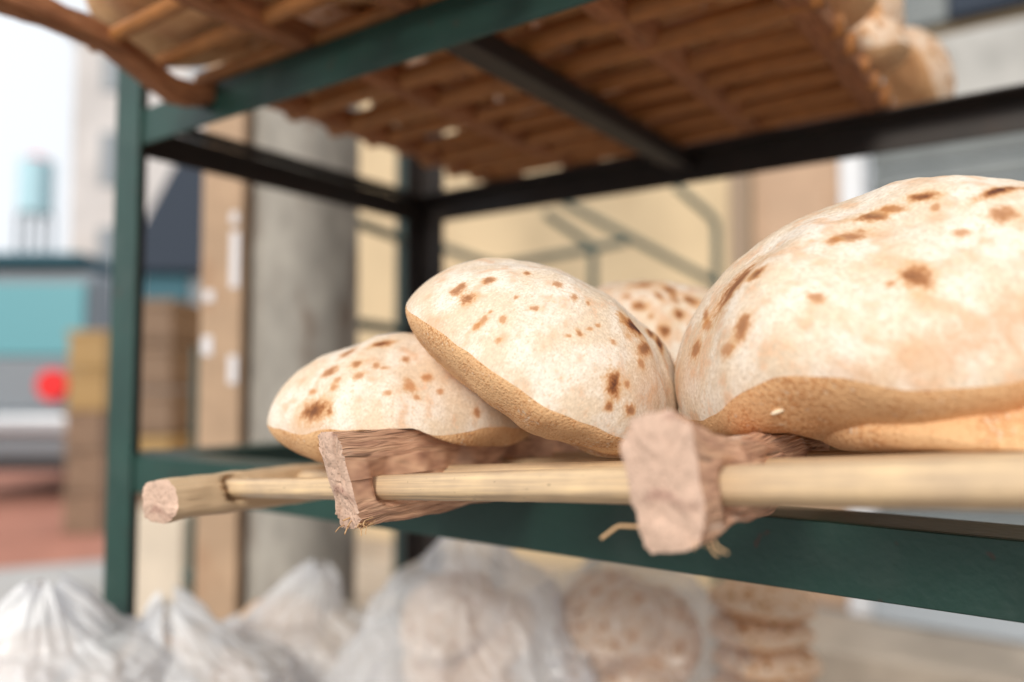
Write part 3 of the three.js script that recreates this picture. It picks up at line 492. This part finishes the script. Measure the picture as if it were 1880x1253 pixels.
{ // folded tube frame leaning at the wall
  const Z = 2.5, c = thing('folding_frame', 'folded green tube frame leaning against the sand coloured wall', 'frame', at(1090, 700, Z).setY(0).toArray());
  const P = (x, y, d = 0) => at(x, y, Z + d).sub(c.position), rT = 0.013;
  const list = [[[805, 452], [913, 488], [1091, 456], [1150, 443]], [[1000, 392], [1091, 455]], [[1050, 380], [1310, 518]], [[1089, 454], [1089, 800]], [[1240, 340], [1268, 366], [1315, 413], [1315, 800]], [[830, 300], [990, 375]], [[880, 290], [1050, 380]], [[913, 488], [913, 800]]];
  list.forEach((l, i) => mesh('tube', tube(l.map(([x, y]) => P(x, y, i % 3 * 0.02)), rT, 8, 24), M.tubeGreen, c));
  for (const x of [913, 1089, 1315]) { const q = P(x, 790); mesh('leg', tube([q, new THREE.Vector3(q.x, -c.position.y, q.z)], rT, 8, 4), M.tubeGreen, c); }
}
{ // cream carton and the thin pole between rack post and wooden post
  const p = at(300, 1000, 2.35); const b = thing('carton', 'tall cream carton standing behind the green post', 'box', [p.x, 0, p.z]); b.rotation.y = 0.6;
  mesh('body', box(-0.1, 0.1, 0, 0.72, -0.1, 0.1, 0.006), M.cream, b); mesh('flap', box(-0.1, 0.1, 0.721, 0.727, -0.1, 0.02, 0.001), M.cream, b);
  const q = at(352, 1000, 2.1); const s = thing('thin_pole', 'thin dark green pole with a knob beside the wooden post', 'pole', [q.x, 0, q.z]);
  mesh('shaft', new THREE.CylinderGeometry(0.009, 0.011, 1.2, 12).translate(0, 0.6, 0), M.tubeGreen, s); mesh('knob', new THREE.SphereGeometry(0.024, 16, 12).scale(1, 0.8, 1).translate(0, 0.59, 0), M.tubeGreen, s);
}
const ORD = ['lowest', 'second from the bottom', 'third from the bottom', 'fourth from the bottom', 'fifth from the bottom', 'sixth from the bottom', 'topmost'];
function crates(p, n, h, x0, x1, m, what) {
  for (let i = 0; i < n; i++) {
    const b = tag(mesh('storage_crate', merged([box(x0, x1, 0, h - 0.02, -0.2, 0.2, 0.01), box(x0 - 0.012, x1 + 0.012, h - 0.045, h - 0.006, -0.212, 0.212, 0.008), box(x0 - 0.008, x1 + 0.008, 0.03, 0.05, -0.208, 0.208, 0.006)]), m(i)), what + ', ' + (i === n - 1 ? 'topmost' : ORD[i]) + ' of its stack', 'crate', what);
    b.position.set(p.x + 0.01 * (i % 2), i * h, p.z); b.rotation.y = 0.62 + 0.03 * Math.sin(i * 2.1);
  }
}
{ // crates and a stall with a dark awning
  crates(at(300, 700, 3.9), 7, 0.215, -0.13, 0.12, (i) => i === 3 ? M.yellow : M.brownBox, 'brown crate between the green post and wooden post');
  const q = at(300, 400, 4.6); const a = thing('market_stall', 'blue market stall with a dark sloping awning behind the green post', 'stall', [q.x, 0, q.z]); a.rotation.y = 0.62;
  mesh('back_board', box(-0.28, 0.26, 0.0, 1.95, -0.05, 0.0, 0.01), M.grey, a);
  mesh('banner', box(-0.1, 0.16, 1.5, 2.0, 0.004, 0.02, 0.004), M.tealDark, a); mesh('banner', box(-0.27, -0.11, 1.55, 1.85, 0.004, 0.02, 0.004), M.paper, a);
  const s = new THREE.Shape([new THREE.Vector2(-0.2, 1.75), new THREE.Vector2(0.5, 1.75), new THREE.Vector2(0.5, 2.5), new THREE.Vector2(0.1, 2.35)]); const g = new THREE.ExtrudeGeometry(s, { depth: 0.05, bevelEnabled: true, bevelSize: 0.01, bevelThickness: 0.01, bevelSegments: 2 }); g.translate(0, 0, 0.03);
  mesh('awning', g, M.navy, a);
}
{ // teal van in the street
  const p = at(60, 700, 7.2); const v = thing('parked_van', 'teal van with a round red tail lamp parked across the street', 'van', [p.x, 0, p.z]); v.rotation.y = 0.62;
  const x0 = -1.15, x1 = 0.55;
  mesh('body', new RoundedBoxGeometry(x1 - x0, 1.75, 3.2, 4, 0.12).translate((x0 + x1) / 2, 1.28, -1.6), M.grey, v);
  mesh('roof_rack', box(x0 - 0.05, x1 - 0.1, 2.2, 2.3, -3.0, 0.08, 0.03), M.tealDark, v);
  mesh('rear_door', box(x0 + 0.1, x1 - 0.08, 1.35, 2.02, 0.002, 0.04, 0.03), M.teal, v);
  mesh('lower_panel', box(x0 + 0.1, x1 - 0.08, 0.86, 1.34, 0.002, 0.03, 0.03), M.grey, v);
  const l = mesh('tail_lamp', new THREE.CylinderGeometry(0.14, 0.14, 0.06, 28).rotateX(Math.PI / 2).translate(0.22, 1.09, 0.06), M.redLamp, v); void l;
  mesh('bumper', new RoundedBoxGeometry(x1 - x0, 0.2, 0.16, 3, 0.06).translate((x0 + x1) / 2, 0.74, 0.05), M.chrome, v);
  for (const x of [x0 + 0.16, x1 - 0.16]) for (const z of [-0.5, -2.6]) { const w = mesh('wheel', new THREE.CylinderGeometry(0.34, 0.34, 0.2, 28).rotateZ(Math.PI / 2).translate(x, 0.34, z), M.dark, v); mesh('rim', new THREE.CylinderGeometry(0.2, 0.2, 0.21, 20).rotateZ(Math.PI / 2).translate(x, 0.34, z), M.chrome, w); }
  mesh('underbody', box(x0 + 0.1, x1 - 0.1, 0.3, 0.66, -3.0, -0.05, 0.03), M.dark, v);
  crates(at(178, 700, 6.0), 5, 0.3, -0.12, 0.16, (i) => i > 2 ? M.yellow : M.brownBox, 'crate beside the parked van');
}
{ // far buildings and a roof tank
  const far = (px, d, w, h, dep, label, m) => { const p = at(px, 700, d); const b = thing('far_building', label, 'building', [p.x, 0, p.z]); b.rotation.y = 0.62; mesh('wall', box(-w / 2, w / 2, 0, h, -dep, 0, 0.03), m, b);
    for (let y = 1.2; y < h - 1; y += 1.6) for (let x = -w / 2 + 0.5; x < w / 2 - 0.6; x += 1.5) mesh('window', box(x, x + 0.6, y, y + 0.9, -0.02, 0.03, 0.01), M.grey, b); mesh('cornice', box(-w / 2 - 0.1, w / 2 + 0.1, h - 0.25, h + 0.02, -0.2, 0.14, 0.03), m, b); return b; };
  far(262, 13, 2.6, 7.2, 6, 'tall pale grey building at the left beyond the street', M.farWall);
  far(20, 22, 5.2, 4.6, 6, 'low whitish building far down the street', mat({ color: rgb(0.72, 0.68, 0.64), roughness: 0.9 }));
  const p = at(66, 345, 15); const t = thing('water_tank', 'pale blue water tank standing on a frame down the street', 'tank', [p.x, 0, p.z]);
  mesh('tank_body', new THREE.CylinderGeometry(0.3, 0.3, 1.0, 28).translate(0, p.y, 0), M.tank, t); mesh('lid', new THREE.CylinderGeometry(0.1, 0.29, 0.12, 24).translate(0, p.y + 0.56, 0), M.redLamp, t);
  for (const [x, z] of [[-0.22, -0.2], [0.22, -0.2], [-0.22, 0.2], [0.22, 0.2]]) mesh('leg', box(x - 0.03, x + 0.03, 0, p.y - 0.5, z - 0.03, z + 0.03, 0.005), M.grey, t);
}
renderer.render(scene, camera);
